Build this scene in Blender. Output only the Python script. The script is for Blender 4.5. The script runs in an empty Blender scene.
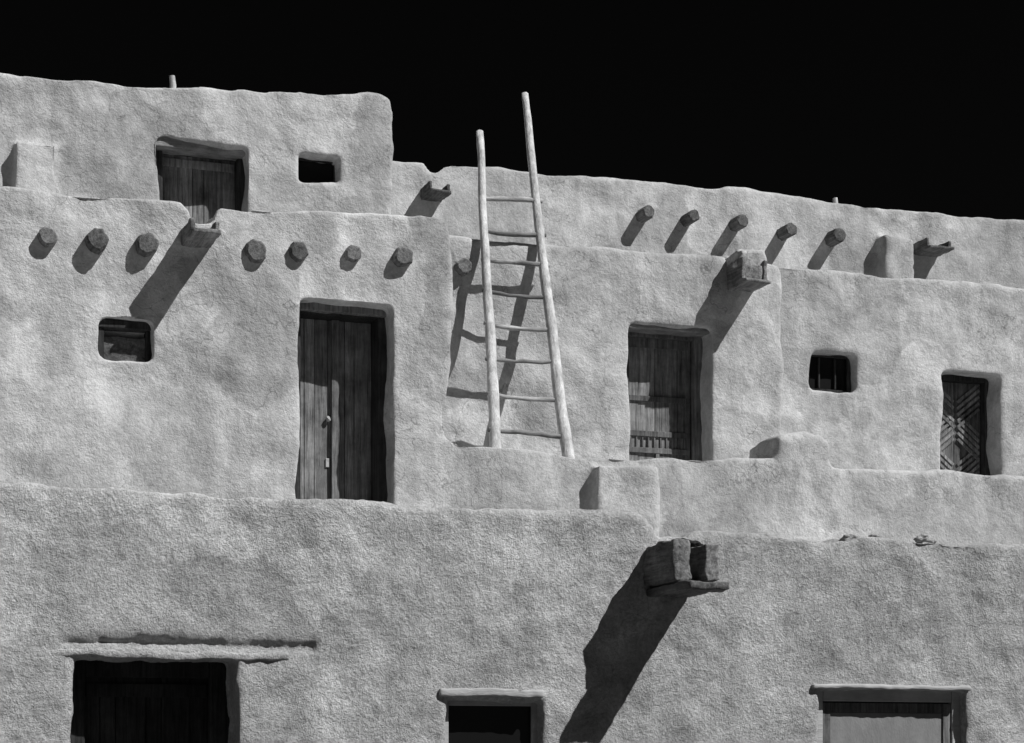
import bpy, bmesh, math, random
from mathutils import Vector, Matrix, noise
random.seed(4)
# Survey: bearings taken from one station, intersected with the true facade planes (y = const, metres).
A=math.radians(20); F=2000.0; HY=760.0; S_,C_=math.sin(A),math.cos(A)
def P(px,py,Y):
    u=(px-512)/F; v=(HY-py)/F; k=C_-u*S_
    return (round(Y*(S_+u*C_)/k,3), round(1.6+Y*v/k,3))
def PL(l,Y): return [P(a,b,Y) for a,b in l]
def R(x0,y0,x1,y1,Y):
    a=P(x0,(y0),Y); b=P(x1,y1,Y); m=P((x0+x1)/2,y0,Y); n=P((x0+x1)/2,y1,Y)
    return (a[0],b[0],n[1],m[1])
def LAD(px,py):
    u=(px-512)/F; v=(HY-py)/F; k=v/(C_-u*S_); Y=(18-.8425)/(1-.337*k)
    x,z=P(px,py,Y); return (x,round(Y,3),z)
D={}
D['front']=PL([(-60,480),(0,481),(60,484),(120,487),(190,491),(250,496),(330,500),(400,504),(460,508),(520,510),(600,513),(640,515),(650,526),(656,541),(690,541),(697,532),(760,533),(800,537),(850,538),(860,535),(940,538),(955,542),(1024,543),(1100,546)],13)
D['left']=PL([(-60,185),(0,186),(70,192),(130,198),(180,203),(190,210),(194,222),(213,222),(217,207),(260,207),(330,211),(400,214),(436,215),(449,220),(452,240),(450,330),(447,420),(450,436),(462,443),(520,448),(575,455),(650,457),(700,458),(777,461),(780,438),(805,435),(828,441),(832,467),(900,470),(960,473),(1024,477),(1100,483)],17)
D['top']=PL([(-60,72),(0,74),(80,79),(160,86),(250,90),(330,92),(378,94),(389,99),(392,112)],21)
D['lad']=PL([(420,232),(452,234),(475,239),(530,243),(600,247),(680,253),(730,258),(760,261),(780,264),(784,273)],19)
D['right']=PL([(740,260),(782,264),(850,271),(920,278),(1024,288),(1100,296)],20)
D['back']=PL([(340,156),(392,158),(424,160),(430,170),(438,170),(444,162),(520,169),(640,180),(760,192),(880,206),(1024,221),(1100,229)],24)
D['A']=R(73,657,238,800,13);D['B']=R(446,699,543,740,13);D['C']=R(820,692,966,740,13)
D['Dd']=R(299,302,393,500,17);D['E']=R(102,321,152,358,17)
D['Fd']=R(161,142,248,225,21);D['G']=R(299,154,341,184,21)
D['H']=R(631,326,712,480,19);D['I']=R(942,373,1001,490,20);D['J']=R(812,353,856,389,20)
D['vl']=PL([(48,236),(97,240),(148,243),(257,250),(300,250),(355,252),(404,256)],16.92)
D['vm']=PL([(466,265)],18.9)
D['vb']=PL([(648,212),(693,216),(742,221),(790,230),(839,235)],23.77)
D['st1']=R(597,465,659,560,16.84);D['st2']=R(14,139,59,200,20.84);D['st3']=R(886,235,916,290,23.74)
D['k1']=R(645,548,682,597,13);D['k2']=R(182,230,210,247,17);D['k3']=R(726,266,752,292,19)
D['k4']=R(421,189,442,201,24);D['k5']=R(913,245,938,256,24)
D['p1']=P(172,76,21.3);D['p2']=P(835,198,24.2)
D['groove']=R(60,638,316,650,13);D['linA']=R(52,651,288,659,13)
D['linB']=R(438,689,542,697,13);D['linC']=R(812,685,970,690,13)
D['lpole']=[LAD(494,447),LAD(481,132)];D['rpole']=[LAD(566,452),LAD(525,94)]
D['rz']=[(LAD(488,a)[2],LAD(545,b)[2]) for a,b in [(200,202),(231,235),(261,265),(291,297),(323,328),(359,361),(393,398),(430,436)]]

# ---------- materials ----------
def nn(nt,t,**k):
    n=nt.nodes.new(t)
    for a,b in k.items(): setattr(n,a,b)
    return n
def mat(name):
    m=bpy.data.materials.new(name); m.use_nodes=True
    nt=m.node_tree; b=nt.nodes['Principled BSDF']; b.inputs['Roughness'].default_value=.95
    b.inputs['Specular IOR Level'].default_value=.1
    return m,nt,b
def noise_n(nt,vec,scale,detail=3,rough=.6,dist=0):
    n=nn(nt,'ShaderNodeTexNoise'); n.inputs['Scale'].default_value=scale; n.inputs['Detail'].default_value=detail
    n.inputs['Roughness'].default_value=rough; n.inputs['Distortion'].default_value=dist
    nt.links.new(vec,n.inputs['Vector']); return n.outputs['Fac']
def mr(nt,v,a,b,c,d):
    n=nn(nt,'ShaderNodeMapRange'); nt.links.new(v,n.inputs[0])
    for i,x in enumerate((a,b,c,d)): n.inputs[i+1].default_value=x
    return n.outputs[0]
def mth(nt,op,a,b):
    n=nn(nt,'ShaderNodeMath',operation=op)
    for i,x in enumerate((a,b)):
        if isinstance(x,(int,float)): n.inputs[i].default_value=x
        else: nt.links.new(x,n.inputs[i])
    return n.outputs[0]
def adobe_mat(name,base,grit,bumpd,bs,cr=.2,lo=.6,hi=1.3):
    m,nt,b=mat(name); tc=nn(nt,'ShaderNodeTexCoord').outputs['Object']
    nm=noise_n(nt,tc,1.5,7,.82,.5)
    mid=mr(nt,nm,.3,.7,lo,hi)
    fine=mr(nt,noise_n(nt,tc,38,3,.75),.3,.7,1-grit,1+grit)
    wn=nn(nt,'ShaderNodeTexNoise'); wn.inputs['Scale'].default_value=1.7; wn.inputs['Detail'].default_value=4; nt.links.new(tc,wn.inputs['Vector'])
    sc_=nn(nt,'ShaderNodeVectorMath',operation='SCALE'); nt.links.new(wn.outputs['Color'],sc_.inputs[0]); sc_.inputs[3].default_value=1.5
    mp=nn(nt,'ShaderNodeVectorMath',operation='ADD'); nt.links.new(tc,mp.inputs[0]); nt.links.new(sc_.outputs[0],mp.inputs[1])
    vo=nn(nt,'ShaderNodeTexVoronoi',feature='SMOOTH_F1'); vo.inputs['Scale'].default_value=.9; vo.inputs['Smoothness'].default_value=.08
    nt.links.new(mp.outputs[0],vo.inputs['Vector'])
    sp=nn(nt,'ShaderNodeSeparateColor'); nt.links.new(vo.outputs['Color'],sp.inputs[0])
    patch=mr(nt,sp.outputs[0],0,1,.78,1.1)
    vc=nn(nt,'ShaderNodeTexVoronoi',feature='DISTANCE_TO_EDGE'); vc.inputs['Scale'].default_value=1.15
    nt.links.new(mp.outputs[0],vc.inputs['Vector'])
    crack=mth(nt,'MULTIPLY',mr(nt,vc.outputs['Distance'],0,.009,cr,0),mr(nt,sp.outputs[1],.35,.55,0,1))
    ma=nn(nt,'ShaderNodeMapping'); ma.inputs['Scale'].default_value=(4.5,4.5,.55); nt.links.new(tc,ma.inputs['Vector'])
    st=mr(nt,noise_n(nt,ma.outputs[0],1,3,.65),.35,.7,.88,1.1)
    v=mth(nt,'MULTIPLY',mth(nt,'MULTIPLY',mid,fine),mth(nt,'MULTIPLY',patch,st))
    v=mth(nt,'MULTIPLY',mth(nt,'MULTIPLY',v,mth(nt,'SUBTRACT',1.0,crack)),base)
    cb=nn(nt,'ShaderNodeCombineColor')
    for i in range(3): nt.links.new(v,cb.inputs[i])
    nt.links.new(cb.outputs[0],b.inputs['Base Color'])
    h=noise_n(nt,tc,bs,4,.8)
    bp=nn(nt,'ShaderNodeBump'); bp.inputs['Strength'].default_value=1; bp.inputs['Distance'].default_value=bumpd
    nt.links.new(h,bp.inputs['Height']); nt.links.new(bp.outputs[0],b.inputs['Normal'])
    return m
def wood_mat(name,lo,hi,axis,isl=.35,freq=24,lowf=(.5,1.3)):
    m,nt,b=mat(name); tc=nn(nt,'ShaderNodeTexCoord').outputs['Object']
    mp=nn(nt,'ShaderNodeMapping'); s=[freq,freq,freq]; s[axis]=1.3; mp.inputs['Scale'].default_value=s
    nt.links.new(tc,mp.inputs['Vector'])
    gi=nn(nt,'ShaderNodeNewGeometry').outputs['Random Per Island']
    g=mr(nt,noise_n(nt,mp.outputs[0],1.5,5,.75,.3),.3,.72,0,1)
    w=mr(nt,noise_n(nt,tc,4,4,.7),.3,.7,*lowf)
    t=mr(nt,gi,0,1,1-isl,1+isl)
    v=mth(nt,'MULTIPLY',mth(nt,'MULTIPLY',mr(nt,g,0,1,lo,hi),w),t)
    cb=nn(nt,'ShaderNodeCombineColor')
    for i in range(3): nt.links.new(v,cb.inputs[i])
    nt.links.new(cb.outputs[0],b.inputs['Base Color'])
    bp=nn(nt,'ShaderNodeBump'); bp.inputs['Strength'].default_value=.8; bp.inputs['Distance'].default_value=.006
    nt.links.new(g,bp.inputs['Height']); nt.links.new(bp.outputs[0],b.inputs['Normal'])
    b.inputs['Roughness'].default_value=.8
    return m
M_AD=adobe_mat('adobe_plaster',.525,.11,.018,20,.42)
M_ADF=adobe_mat('adobe_coarse_plaster',.61,.26,.032,40,.25,.62,1.3)
M_WZ=wood_mat('weathered_wood_vertical',.05,.26,2)
M_WD=wood_mat('dark_wood',.015,.07,2)
M_WY=wood_mat('weathered_wood_beam',.06,.28,1)
M_WX=wood_mat('weathered_wood_lintel',.16,.42,0)
M_LAD=wood_mat('peeled_pole_wood',.36,.74,2,.1)
M_PAINT=wood_mat('painted_frame',.34,.5,0,.1,9,(.8,1.15))
M_SCR=wood_mat('screen_mesh',.2,.26,2,.02,3,(.85,1.1))
mm,nt,b=mat('window_glass'); b.inputs['Base Color'].default_value=(.008,.008,.008,1); b.inputs['Roughness'].default_value=.3; b.inputs['Specular IOR Level'].default_value=.3
M_GL=mm
M_GR,nt,b=mat('earth'); tc=nn(nt,'ShaderNodeTexCoord').outputs['Object']
v=mr(nt,noise_n(nt,tc,.8,5,.7),.3,.7,.06,.1); cb=nn(nt,'ShaderNodeCombineColor')
for i in range(3): nt.links.new(v,cb.inputs[i])
nt.links.new(cb.outputs[0],b.inputs['Base Color'])

# ---------- helpers ----------
root=bpy.data.objects.new('adobe_pueblo',None); bpy.context.collection.objects.link(root)
def link(name,me,material,parent=root,smooth=False,bevel=0):
    o=bpy.data.objects.new(name,me); bpy.context.collection.objects.link(o)
    me.materials.clear(); me.materials.append(material)
    if parent: o.parent=parent
    if smooth:
        for p in me.polygons: p.use_smooth=True
    if bevel:
        md=o.modifiers.new('b','BEVEL'); md.width=bevel; md.segments=2; md.limit_method='ANGLE'
    return o
def abox(bm,x0,x1,y0,y1,z0,z1,rot=None):
    c=Vector(((x0+x1)/2,(y0+y1)/2,(z0+z1)/2)); d=((x1-x0),(y1-y0),(z1-z0))
    r=bmesh.ops.create_cube(bm,size=1)
    M=Matrix.Translation(c)@(rot.to_4x4() if rot else Matrix.Identity(4))@Matrix.Diagonal((*d,1))
    bmesh.ops.transform(bm,matrix=M,verts=r['verts'])
def mesh_of(bm,name):
    me=bpy.data.meshes.new(name); bm.to_mesh(me); bm.free(); return me
def boxes(name,lst,material,bevel=.006,parent=root):
    bm=bmesh.new()
    for l in lst: abox(bm,*l)
    return link(name,mesh_of(bm,name),material,parent,bevel=bevel)
def rough(name,lst,material,amp=.012,vox=.012,parent=root,f=7,sm=2):
    """hand-hewn / eroded pieces: remeshed, softened and noise-displaced"""
    bm=bmesh.new()
    for l in lst: abox(bm,*l)
    o=link(name,mesh_of(bm,name),material,parent)
    md=o.modifiers.new('r','REMESH'); md.mode='VOXEL'; md.voxel_size=vox
    md=o.modifiers.new('s','SMOOTH'); md.factor=.5; md.iterations=sm
    dg=bpy.context.evaluated_depsgraph_get(); me=bpy.data.meshes.new_from_object(o.evaluated_get(dg)); o.modifiers.clear(); o.data=me
    for v in me.vertices:
        n=noise.noise_vector(v.co*f)*amp+noise.noise_vector(v.co*f*4)*amp*.4
        v.co+=n
    for p in me.polygons: p.use_smooth=True
    me.materials.clear(); me.materials.append(material)
    return o
def tube(bm,pts,rad,seg=14,jit=.05):
    rings=[]
    n=len(pts); pts=[Vector(p) for p in pts]
    js=[random.uniform(-jit,jit) for _ in range(seg)]
    for i,p in enumerate(pts):
        t=(pts[min(i+1,n-1)]-pts[max(i-1,0)]).normalized()
        a=t.orthogonal().normalized() if i==0 else (ra-t*ra.dot(t)).normalized()
        ra=a; b=t.cross(a)
        rings.append([bm.verts.new(p+(a*math.cos(q*2*math.pi/seg)+b*math.sin(q*2*math.pi/seg))*rad[i]*(1+js[q]+random.uniform(-.02,.02))) for q in range(seg)])
    for i in range(n-1):
        for q in range(seg):
            bm.faces.new((rings[i][q],rings[i][(q+1)%seg],rings[i+1][(q+1)%seg],rings[i+1][q]))
    bm.faces.new(rings[0][::-1]); bm.faces.new(rings[-1])
def tex(name,s,depth=2):
    t=bpy.data.textures.new(name,'CLOUDS'); t.noise_scale=s; t.noise_depth=depth; return t
T1=tex('t_large',.8,1);T2=tex('t_mid',.28,3);T3=tex('t_fine',.05,2)
def adobe(name,prof,y,th,zb,cuts,adds,voxel,material,it=8,disp=(.12,.045,0)):
    bm=bmesh.new()
    pts=[(p[0],p[1]) for p in prof]+[(prof[-1][0],zb),(prof[0][0],zb)]
    vs=[bm.verts.new((a,y,b_)) for a,b_ in pts]; f=bm.faces.new(vs)
    r=bmesh.ops.extrude_face_region(bm,geom=[f])
    bmesh.ops.translate(bm,vec=(0,th,0),verts=[v for v in r['geom'] if isinstance(v,bmesh.types.BMVert)])
    bmesh.ops.recalc_face_normals(bm,faces=bm.faces)
    o=link(name,mesh_of(bm,name),material)
    tmp=[]
    for i,(x0,x1,z0,z1,dp) in enumerate(cuts):
        bm=bmesh.new(); abox(bm,x0,x1,y-.5,y+dp,z0,z1)
        c=bpy.data.objects.new('cut',mesh_of(bm,'cut')); bpy.context.collection.objects.link(c); tmp.append(c)
        md=o.modifiers.new('c','BOOLEAN'); md.operation='DIFFERENCE'; md.object=c; md.solver='EXACT'
    def bake():
        dg=bpy.context.evaluated_depsgraph_get(); me=bpy.data.meshes.new_from_object(o.evaluated_get(dg))
        o.modifiers.clear(); o.data=me
    bake()
    for c in tmp: bpy.data.objects.remove(c)
    if adds:
        bm=bmesh.new(); bm.from_mesh(o.data)
        for l in adds: abox(bm,*l)
        bm.to_mesh(o.data); bm.free()
    md=o.modifiers.new('r','REMESH'); md.mode='VOXEL'; md.voxel_size=voxel
    md=o.modifiers.new('s','SMOOTH'); md.factor=.5; md.iterations=it
    for t,s in zip((T1,T2,T3),disp):
        if s:
            md=o.modifiers.new('d','DISPLACE'); md.texture=t; md.strength=s; md.mid_level=.5; md.texture_coords='GLOBAL'
    bake()
    for p in o.data.polygons: p.use_smooth=True
    o.data.materials.clear(); o.data.materials.append(material)
    return o
def ext(prof,l=0,r=0):
    p=list(prof)
    if l: p=[(p[0][0]-l,p[0][1]+.02)]+p
    if r: p=p+[(p[-1][0]+r,p[-1][1]-.05)]
    return p
def cut(k,dp,zb=None):
    x0,x1,z0,z1=D[k]; return (x0,x1,z0 if zb is None else zb,z1,dp)

# ---------- adobe masses ----------
gx0,gx1,gz0,gz1=D['groove']
adobe('front_wall',ext(D['front'],3,4),13,.6,-.2,[cut('A',.5,.05),cut('B',.26,1.0),cut('C',.22,.05),
      (gx0,gx1,gz0,gz1-.02,.04),(gx0+.2,gx1-.6,gz0,gz1,.055)],
      [],.021,M_ADF,it=6,disp=(.09,.06,.014))
s1=D['st1'];st2=D['st2'];st3=D['st3']
adobe('second_storey_wall',ext(D['left'],3,5),17,.68,2.8,[cut('Dd',.55,3.66),cut('E',.2)],
      [(s1[0],s1[1],16.84,17.2,2.8,s1[3])],.025,M_AD,it=7)
adobe('third_storey_wall',ext(D['top'],3),21,.6,5.6,[cut('Fd',.46,6.0),cut('G',.3)],[(st2[0],st2[1],20.84,21.2,5.6,st2[3])],.028,M_AD,it=6)
adobe('ladder_wall',D['lad'],19,.66,3.8,[cut('H',.5,4.1)],[],.028,M_AD,it=7)
adobe('east_wall',ext(D['right'],0,5),20,.6,3.8,[cut('I',.46,4.1),cut('J',.25)],[],.028,M_AD,it=5)
adobe('rear_wall',ext(D['back'],2,6),24,.5,6.2,[],[(st3[0],st3[1],23.74,24.2,6.2,st3[3])],.036,M_AD,it=6)
xl=D['left'][15][0]; xt=D['top'][-1][0]; xq=D['lad'][-1][0]
boxes('roof_decks',[(-2,22,13.5,17.3,2.7,3.05),(-2,xl-.1,17.64,21.3,5.2,5.95),(xl-.3,24,17.64,20.4,3.3,4.1),
  (-1,xt-.1,21.5,25.5,7.8,8.3),(xl-1,xq-.1,19.62,24.3,6.0,6.45),(xq-.3,26,20.56,24.3,6.1,6.6),(xt-.5,28,24.3,28.5,8,8.5)],M_AD,.03)
boxes('side_walls',[(xl-.55,xl-.06,17.5,21.1,2.9,6.2),(xt-.55,xt-.08,21.3,24.2,5.8,8.4),(xq-.5,xq-.06,19.3,20.2,3.9,6.6),
  (-2,-1.5,13.3,17.2,0,3.2)],M_AD,.05)

# ---------- beams ----------
def vigas(name,pts,y0,y1,r):
    bm=bmesh.new()
    for x,z in pts:
        rr=r*random.uniform(.86,1.14); dz=random.uniform(-.02,.02); e=random.uniform(-.04,.03)
        tube(bm,[(x,y0+e,z),(x,y0+e+.015,z),(x,(y0+y1)/2,z),(x,y1,z+dz)],[rr*.82,rr,rr*1.04,rr],18,.09)
    bmesh.ops.recalc_face_normals(bm,faces=bm.faces)
    link(name,mesh_of(bm,name),M_WY)
vigas('roof_beams_second_storey',D['vl'],16.92,17.3,.083)
vigas('roof_beam_ladder_wall',D['vm'],18.9,19.3,.08)
vigas('roof_beams_rear_wall',D['vb'],23.75,24.3,.085)
def canale(name,k,y,L,board,th=.04):
    x0,x1,z0,z1=D[k]
    l=[(x0,x1,y-board,y+.6,z0,z0+th),(x0-.004,x0+th,y-L,y+.6,z0+th+.003,z1),(x1-th,x1+.004,y-L+.03,y+.6,z0+th+.003,z1-.01)]
    return rough(name,l,M_WY,.012,.011)
def lump(name,c,s,material=M_AD,seed=0,parent=root):
    bm=bmesh.new(); bmesh.ops.create_icosphere(bm,subdivisions=4,radius=1)
    for v in bm.verts:
        n=noise.fractal(v.co*1.3+Vector((seed*7,0,0)),.8,2,4)
        co=v.co*(1+.28*n); v.co=Vector((c[0]+co.x*s[0],c[1]+co.y*s[1],c[2]+co.z*s[2]))
    return link(name,mesh_of(bm,name),material,parent,smooth=True)
k=D['k1']
rough('water_spout',[(k[0]-.01,k[0]+.12,12.5,13.4,k[2]+.065,k[3]),(k[1]-.09,k[1]+.01,12.42,13.4,k[2]+.065,k[3]-.02),
    (k[0]+.1,k[1]-.07,12.62,13.4,k[2]+.065,k[3]-.09)],M_WY,.02,.012,sm=1)
rough('water_spout_board',[(k[0]+.0,k[1]+.03,12.27,13.4,k[2],k[2]+.055)],M_WY,.014,.011,sm=1)
canale('water_spout_left','k2',17,.42,.48)
canale('water_spout_ladder_wall','k3',19,.38,.44)
canale('water_spout_rear','k4',24,.36,.4); canale('water_spout_rear_east','k5',24,.36,.42)
k3=D['k3']
rough('spout_plaster',[(k3[0]-.01,k3[1]+.02,18.7,19.2,k3[3]-.12,k3[3]+.1)],M_AD,.05,.02,f=4.5,sm=4)
rough('spout_mud_fill',[(k3[0]+.04,k3[1]-.04,18.66,19.2,k3[2]+.03,k3[3]-.06)],M_WY,.02,.02)
lump('spout_stone',((k[0]+k[1])/2+.08,12.85,k[3]+.0),(.12,.18,.05),M_WD,seed=5)
for i,(px,w) in enumerate(((760,.07),(852,.09),(874,.06),(925,.08))):
    x,z=P(px,540,13.2); lump('parapet_stone_%d'%i,(x,13.2,z-.0),(w,.08,.045),M_ADF,seed=i+9)
for nm,kk,y,h in (('roof_vent_pipe','p1',21.3,.5),('roof_vent_pipe_rear','p2',24.2,.5)):
    bm=bmesh.new(); x,z=D[kk]; tube(bm,[(x,y,z-h),(x+.01,y,z-.1),(x,y,z)],[.035,.035,.03]); link(nm,mesh_of(bm,nm),M_LAD)

# ---------- doors / windows ----------
def planks(x0,x1,y,z0,z1,n,th=.03):
    ws=[random.uniform(.6,1.5) for _ in range(n)]; t=sum(ws); out=[]; x=x0
    for w in ws:
        w=w/t*(x1-x0); g=random.uniform(.001,.004)
        out.append((x+g,x+w-g,y+random.uniform(-.005,.005),y+th,z0+random.uniform(0,.015),z1)); x+=w
    return out
def door(name,k,y,dp,zb,n,mat_=M_WZ,rails=(.1,.5,.93),fw=.07,rail_h=.09,fd=.12,fmat=None):
    x0,x1,z0,z1=D[k]; z0=zb; x0-=.05; x1+=.05; z1+=.05; yy=y+dp; fmat=fmat or mat_
    e=bpy.data.objects.new(name,None); bpy.context.collection.objects.link(e); e.parent=root
    boxes(name+'_frame',[(x0,x0+.05+fw,yy-fd,yy,z0,z1),(x1-.05-fw,x1,yy-fd,yy,z0,z1),(x0+.05+fw+.002,x1-.05-fw-.002,yy-fd+.005,yy,z1-.05-fw,z1)],fmat,.008,e)
    a,b_=x0+.05+fw,x1-.05-fw; t=z1-.05-fw
    boxes(name+'_planks',planks(a,b_,yy-.045,z0,t,n),mat_,.003,e)
    boxes(name+'_backing',[(a,b_,yy-.01,yy+.02,z0,t)],M_WD,0,e)
    if rails: boxes(name+'_rails',[(a+.01,b_-.01,yy-.066,yy-.05,z0+(t-z0)*r-rail_h/2,z0+(t-z0)*r+rail_h/2) for r in rails],mat_,.004,e)
    return a,b_,yy,z0,t,e
M_PL=wood_mat('bleached_plank_wood',.07,.38,2,.35)
a,b_,yy,z0,t,e=door('plank_door','Dd',17,.5,3.66,6,M_PL,rails=(.12,),fd=.28,fmat=M_WD)
boxes('center_stile',[((a+b_)/2-.02,(a+b_)/2+.05,yy-.08,yy-.051,z0,t)],M_WZ,.004,e)
lump('door_latch',((a+b_)/2-.05,yy-.07,z0+1.0),(.02,.02,.025),M_PAINT,parent=e)
boxes('latch_plate',[((a+b_)/2-.07,(a+b_)/2-.035,yy-.056,yy-.045,z0+.57,z0+.65)],M_PAINT,.003,e)
a,b_,yy,z0,t,e=door('carved_door','H',19,.42,4.1,4,M_PL,rails=(),rail_h=.06,fd=.15,fmat=M_WZ)
H=t-z0
boxes('door_panels',[(a+.02,b_-.02,yy-.07,yy-.052,z0+H*f0,z0+H*f1) for f0,f1 in ((.0,.05),(.38,.41),(.47,.5),(.66,.69),(.95,1))]
   +[(a+.02,a+.06,yy-.068,yy-.052,z0,t),(b_-.07,b_-.02,yy-.068,yy-.052,z0,t),((a+b_)/2-.02,(a+b_)/2+.02,yy-.066,yy-.052,z0+H*.05,z0+H*.38)],M_WZ,.004,e)
l=[]
for i in range(10):
    x=a+.08+i*(b_-a-.16)/9; l.append((x-.008,x+.008,yy-.063,yy-.052,z0+H*.412,z0+H*.468))
boxes('carving',l,M_WZ,.002,e)
a,b_,yy,z0,t,e=door('diagonal_door','I',20,.4,4.1,4,rails=(),fw=.05,fd=.16,fmat=M_WD)
l=[]; cx=(a+b_)/2; hw=(b_-a)/2
zc=z0
while zc<t-.05:
    cell=.74
    for sx in (-1,1):
        for up in (0,1):
            for j in range(5):
                zz=zc+cell*(.05+.5*up)+j*cell*.1
                if zz>t-.12: continue
                ang=math.radians(38)*sx*(1 if up else -1)
                l.append((cx+sx*hw*.5-hw*.54,cx+sx*hw*.5+hw*.54,yy-.068+.002*j,yy-.05,zz,zz+.034,Matrix.Rotation(ang,3,'Y')))
    zc+=cell
boxes('diagonal_slats',l,M_PL,.002,e)
a,b_,yy,z0,t,e=door('upper_door','Fd',21,.42,6.0,5,M_PL,rails=(.55,.96),fw=.06,fd=.18,fmat=M_WD)
x0,x1,z0_,z1=D['Fd']
rough('upper_door_lintel',[(x0-.05,x1+.05,21.07,21.35,z1-.065,z1+.04)],M_WX,.008)
x0,x1,z0_,z1=D['H']; rough('carved_door_lintel',[(x0-.05,x1+.02,19.05,19.3,z1-.035,z1+.03)],M_WX,.008)
x0,x1,z0_,z1=D['Dd']; rough('plank_door_lintel',[(x0-.05,x1+.05,17.16,17.4,z1-.06,z1+.04)],M_WZ,.008)
def window(name,k,y,dp,vb=1,hb=1,fm=M_WD,fw=.035):
    x0,x1,z0,z1=D[k]; x0-=.03;x1+=.03;z0-=.03;z1+=.03; yy=y+dp
    e=bpy.data.objects.new(name,None); bpy.context.collection.objects.link(e); e.parent=root
    boxes('glass',[(x0,x1,yy,yy+.01,z0,z1)],M_GL,0,e)
    f=[(x0,x0+.03+fw,yy-.05,yy-.003,z0,z1),(x1-.03-fw,x1,yy-.05,yy-.003,z0,z1),(x0+.03+fw+.002,x1-.03-fw-.002,yy-.05,yy-.003,z1-.03-fw,z1),(x0+.03+fw+.002,x1-.03-fw-.002,yy-.05,yy-.003,z0,z0+.03+fw)]
    for i in range(vb): x=x0+(x1-x0)*(i+1)/(vb+1); f.append((x-.01,x+.01,yy-.035,yy-.006,z0+.06,z1-.06))
    for i in range(hb): z=z0+(z1-z0)*(i+1)/(hb+1); f.append((x0+.06,x1-.06,yy-.032,yy-.004,z-.01,z+.01))
    boxes('frame',f,fm,.004,e)
window('small_window','G',21,.2,0,0); window('barred_window','J',20,.19,2,0,M_WD,.02)
x0,x1,z0,z1=D['E']
rough('niche_board',[(x0-.02,x1+.02,17.15,17.3,z0-.02,z0+(z1-z0)*.68)],M_WY,.012)
boxes('niche_lintel',[(x0-.03,x1+.03,17.07,17.3,z1-.05,z1+.02),(x0-.03,x0+.03,17.09,17.3,z0-.02,z1-.055),(x1-.035,x1+.03,17.09,17.3,z0-.02,z1-.055)],M_WD,.006)
door('ground_floor_door','A',13,.44,.05,6,M_WD,rails=(.1,.5,.96),fw=.12)
la=D['linA']; rough('ground_floor_door_lintel',[(la[0],la[1],12.975,13.3,la[2],la[3])],M_ADF,.022,.013,f=3.5,sm=1)
lb=D['linB']; rough('ground_floor_window_lintel',[(lb[0],lb[1],12.955,13.3,lb[2],lb[3])],M_PAINT,.012,.012,f=4)
lc=D['linC']; rough('screen_door_lintel',[(lc[0],lc[1],12.965,13.3,lc[2],lc[3])],M_PAINT,.012,.012,f=4)
D['B']=(D['B'][0],D['B'][1],1.0,D['B'][3])
window('ground_floor_window','B',13,.13,0,1,M_PAINT,.045)
a,b_,yy,z0,t,e=door('screen_door','C',13,.17,.05,1,M_WD,rails=(),fw=.07,fd=.09,fmat=M_PAINT)
boxes('screen_stiles',[(a+.005,a+.07,yy-.075,yy-.05,.1,t-.01),(b_-.07,b_-.005,yy-.075,yy-.05,.1,t-.01),(a+.072,b_-.072,yy-.073,yy-.05,t-.08,t-.01)],M_WZ,.004,e)
boxes('screen_panel',[(a+.075,b_-.075,yy-.062,yy-.05,.15,t-.083)],M_SCR,.002,e)

# ---------- ladder ----------
lr=bpy.data.objects.new('wooden_ladder',None); bpy.context.collection.objects.link(lr)
def lin(p,z):
    a,b_=Vector(p[0]),Vector(p[1]); t=(z-a.z)/(b_.z-a.z); return a+(b_-a)*t
for nm,p,r0,r1,sd in (('left_pole',D['lpole'],.06,.036,1),('right_pole',D['rpole'],.064,.036,2)):
    zt=p[1][2]; pts=[];rad=[]
    for i in range(31):
        f=i/30; q=lin(p,4.1+(zt-4.1)*f); w=math.sin(f*math.pi*1.3+sd)*.015
        pts.append((q.x+w+noise.noise(Vector((f*6,sd*9,0)))*.014,q.y,q.z)); rad.append((r0+(r1-r0)*f)*(1+.12*noise.noise(Vector((f*16,sd*5,1)))))
    bm=bmesh.new(); tube(bm,pts,rad,14); link(nm,mesh_of(bm,nm),M_LAD,lr,smooth=True)
bm=bmesh.new()
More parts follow.
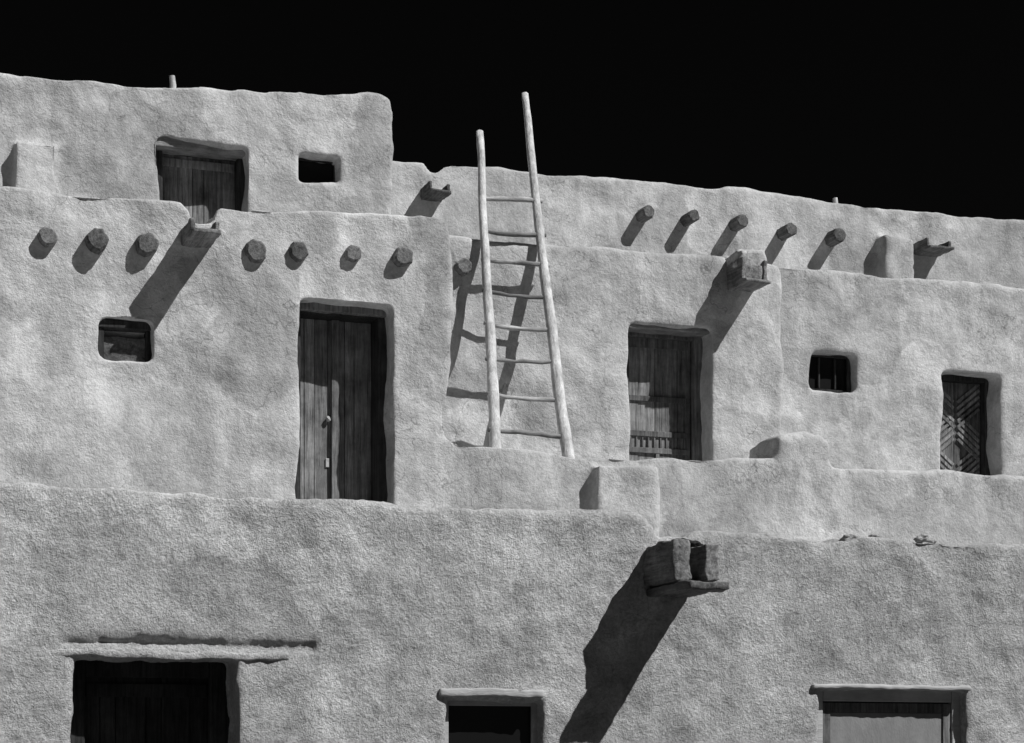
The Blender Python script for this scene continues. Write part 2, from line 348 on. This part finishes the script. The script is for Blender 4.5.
for i,(za,zb_) in enumerate(D['rz']):
    a=lin(D['lpole'],za); b_=lin(D['rpole'],zb_); d=(b_-a).normalized(); a=a-d*.05; b_=b_+d*.05
    sag=random.uniform(-.01,.035); r=random.uniform(.018,.025)
    pts=[a+(b_-a)*f+Vector((0,0,-sag*math.sin(f*math.pi)+random.uniform(-.006,.006))) for f in [j/8 for j in range(9)]]
    tube(bm,pts,[r*random.uniform(.85,1.15) for _ in pts],10)
link('rungs',mesh_of(bm,'rungs'),M_WX,lr,smooth=True)

# ---------- ground, light, camera ----------
bm=bmesh.new(); bmesh.ops.create_grid(bm,x_segments=8,y_segments=8,size=2000); link('ground',mesh_of(bm,'ground'),M_GR,None)
sd=Vector((.95,-1,1.5)).normalized()
L=bpy.data.lights.new('sun','SUN'); L.energy=5; L.angle=math.radians(.5); L.color=(1,1,1)
so=bpy.data.objects.new('sun',L); bpy.context.collection.objects.link(so); so.rotation_euler=sd.to_track_quat('Z','Y').to_euler(); so.location=(10,-10,30)
w=bpy.data.worlds.new('World'); bpy.context.scene.world=w; w.use_nodes=True; nt=w.node_tree
bg=nt.nodes['Background']; sky=nn(nt,'ShaderNodeTexSky',sky_type='NISHITA',sun_disc=False)
sky.sun_elevation=math.asin(sd.z); sky.sun_rotation=math.atan2(sd.x,sd.y)
sp=nn(nt,'ShaderNodeSeparateColor'); nt.links.new(sky.outputs[0],sp.inputs[0])
v=mth(nt,'MULTIPLY',sp.outputs[0],.012); cb=nn(nt,'ShaderNodeCombineColor')
for i in range(3): nt.links.new(v,cb.inputs[i])
nt.links.new(cb.outputs[0],bg.inputs[0]); bg.inputs[1].default_value=.1
cam=bpy.data.cameras.new('camera'); co=bpy.data.objects.new('camera',cam); bpy.context.collection.objects.link(co)
cam.sensor_width=36; cam.lens=2000/1024*36; cam.shift_y=388.5/1024; cam.clip_end=6000
co.location=(0,0,1.6); co.rotation_euler=(math.radians(90),0,-A); bpy.context.scene.camera=co
sc=bpy.context.scene; sc.view_settings.view_transform='Standard'; sc.view_settings.look='None'; sc.view_settings.exposure=0
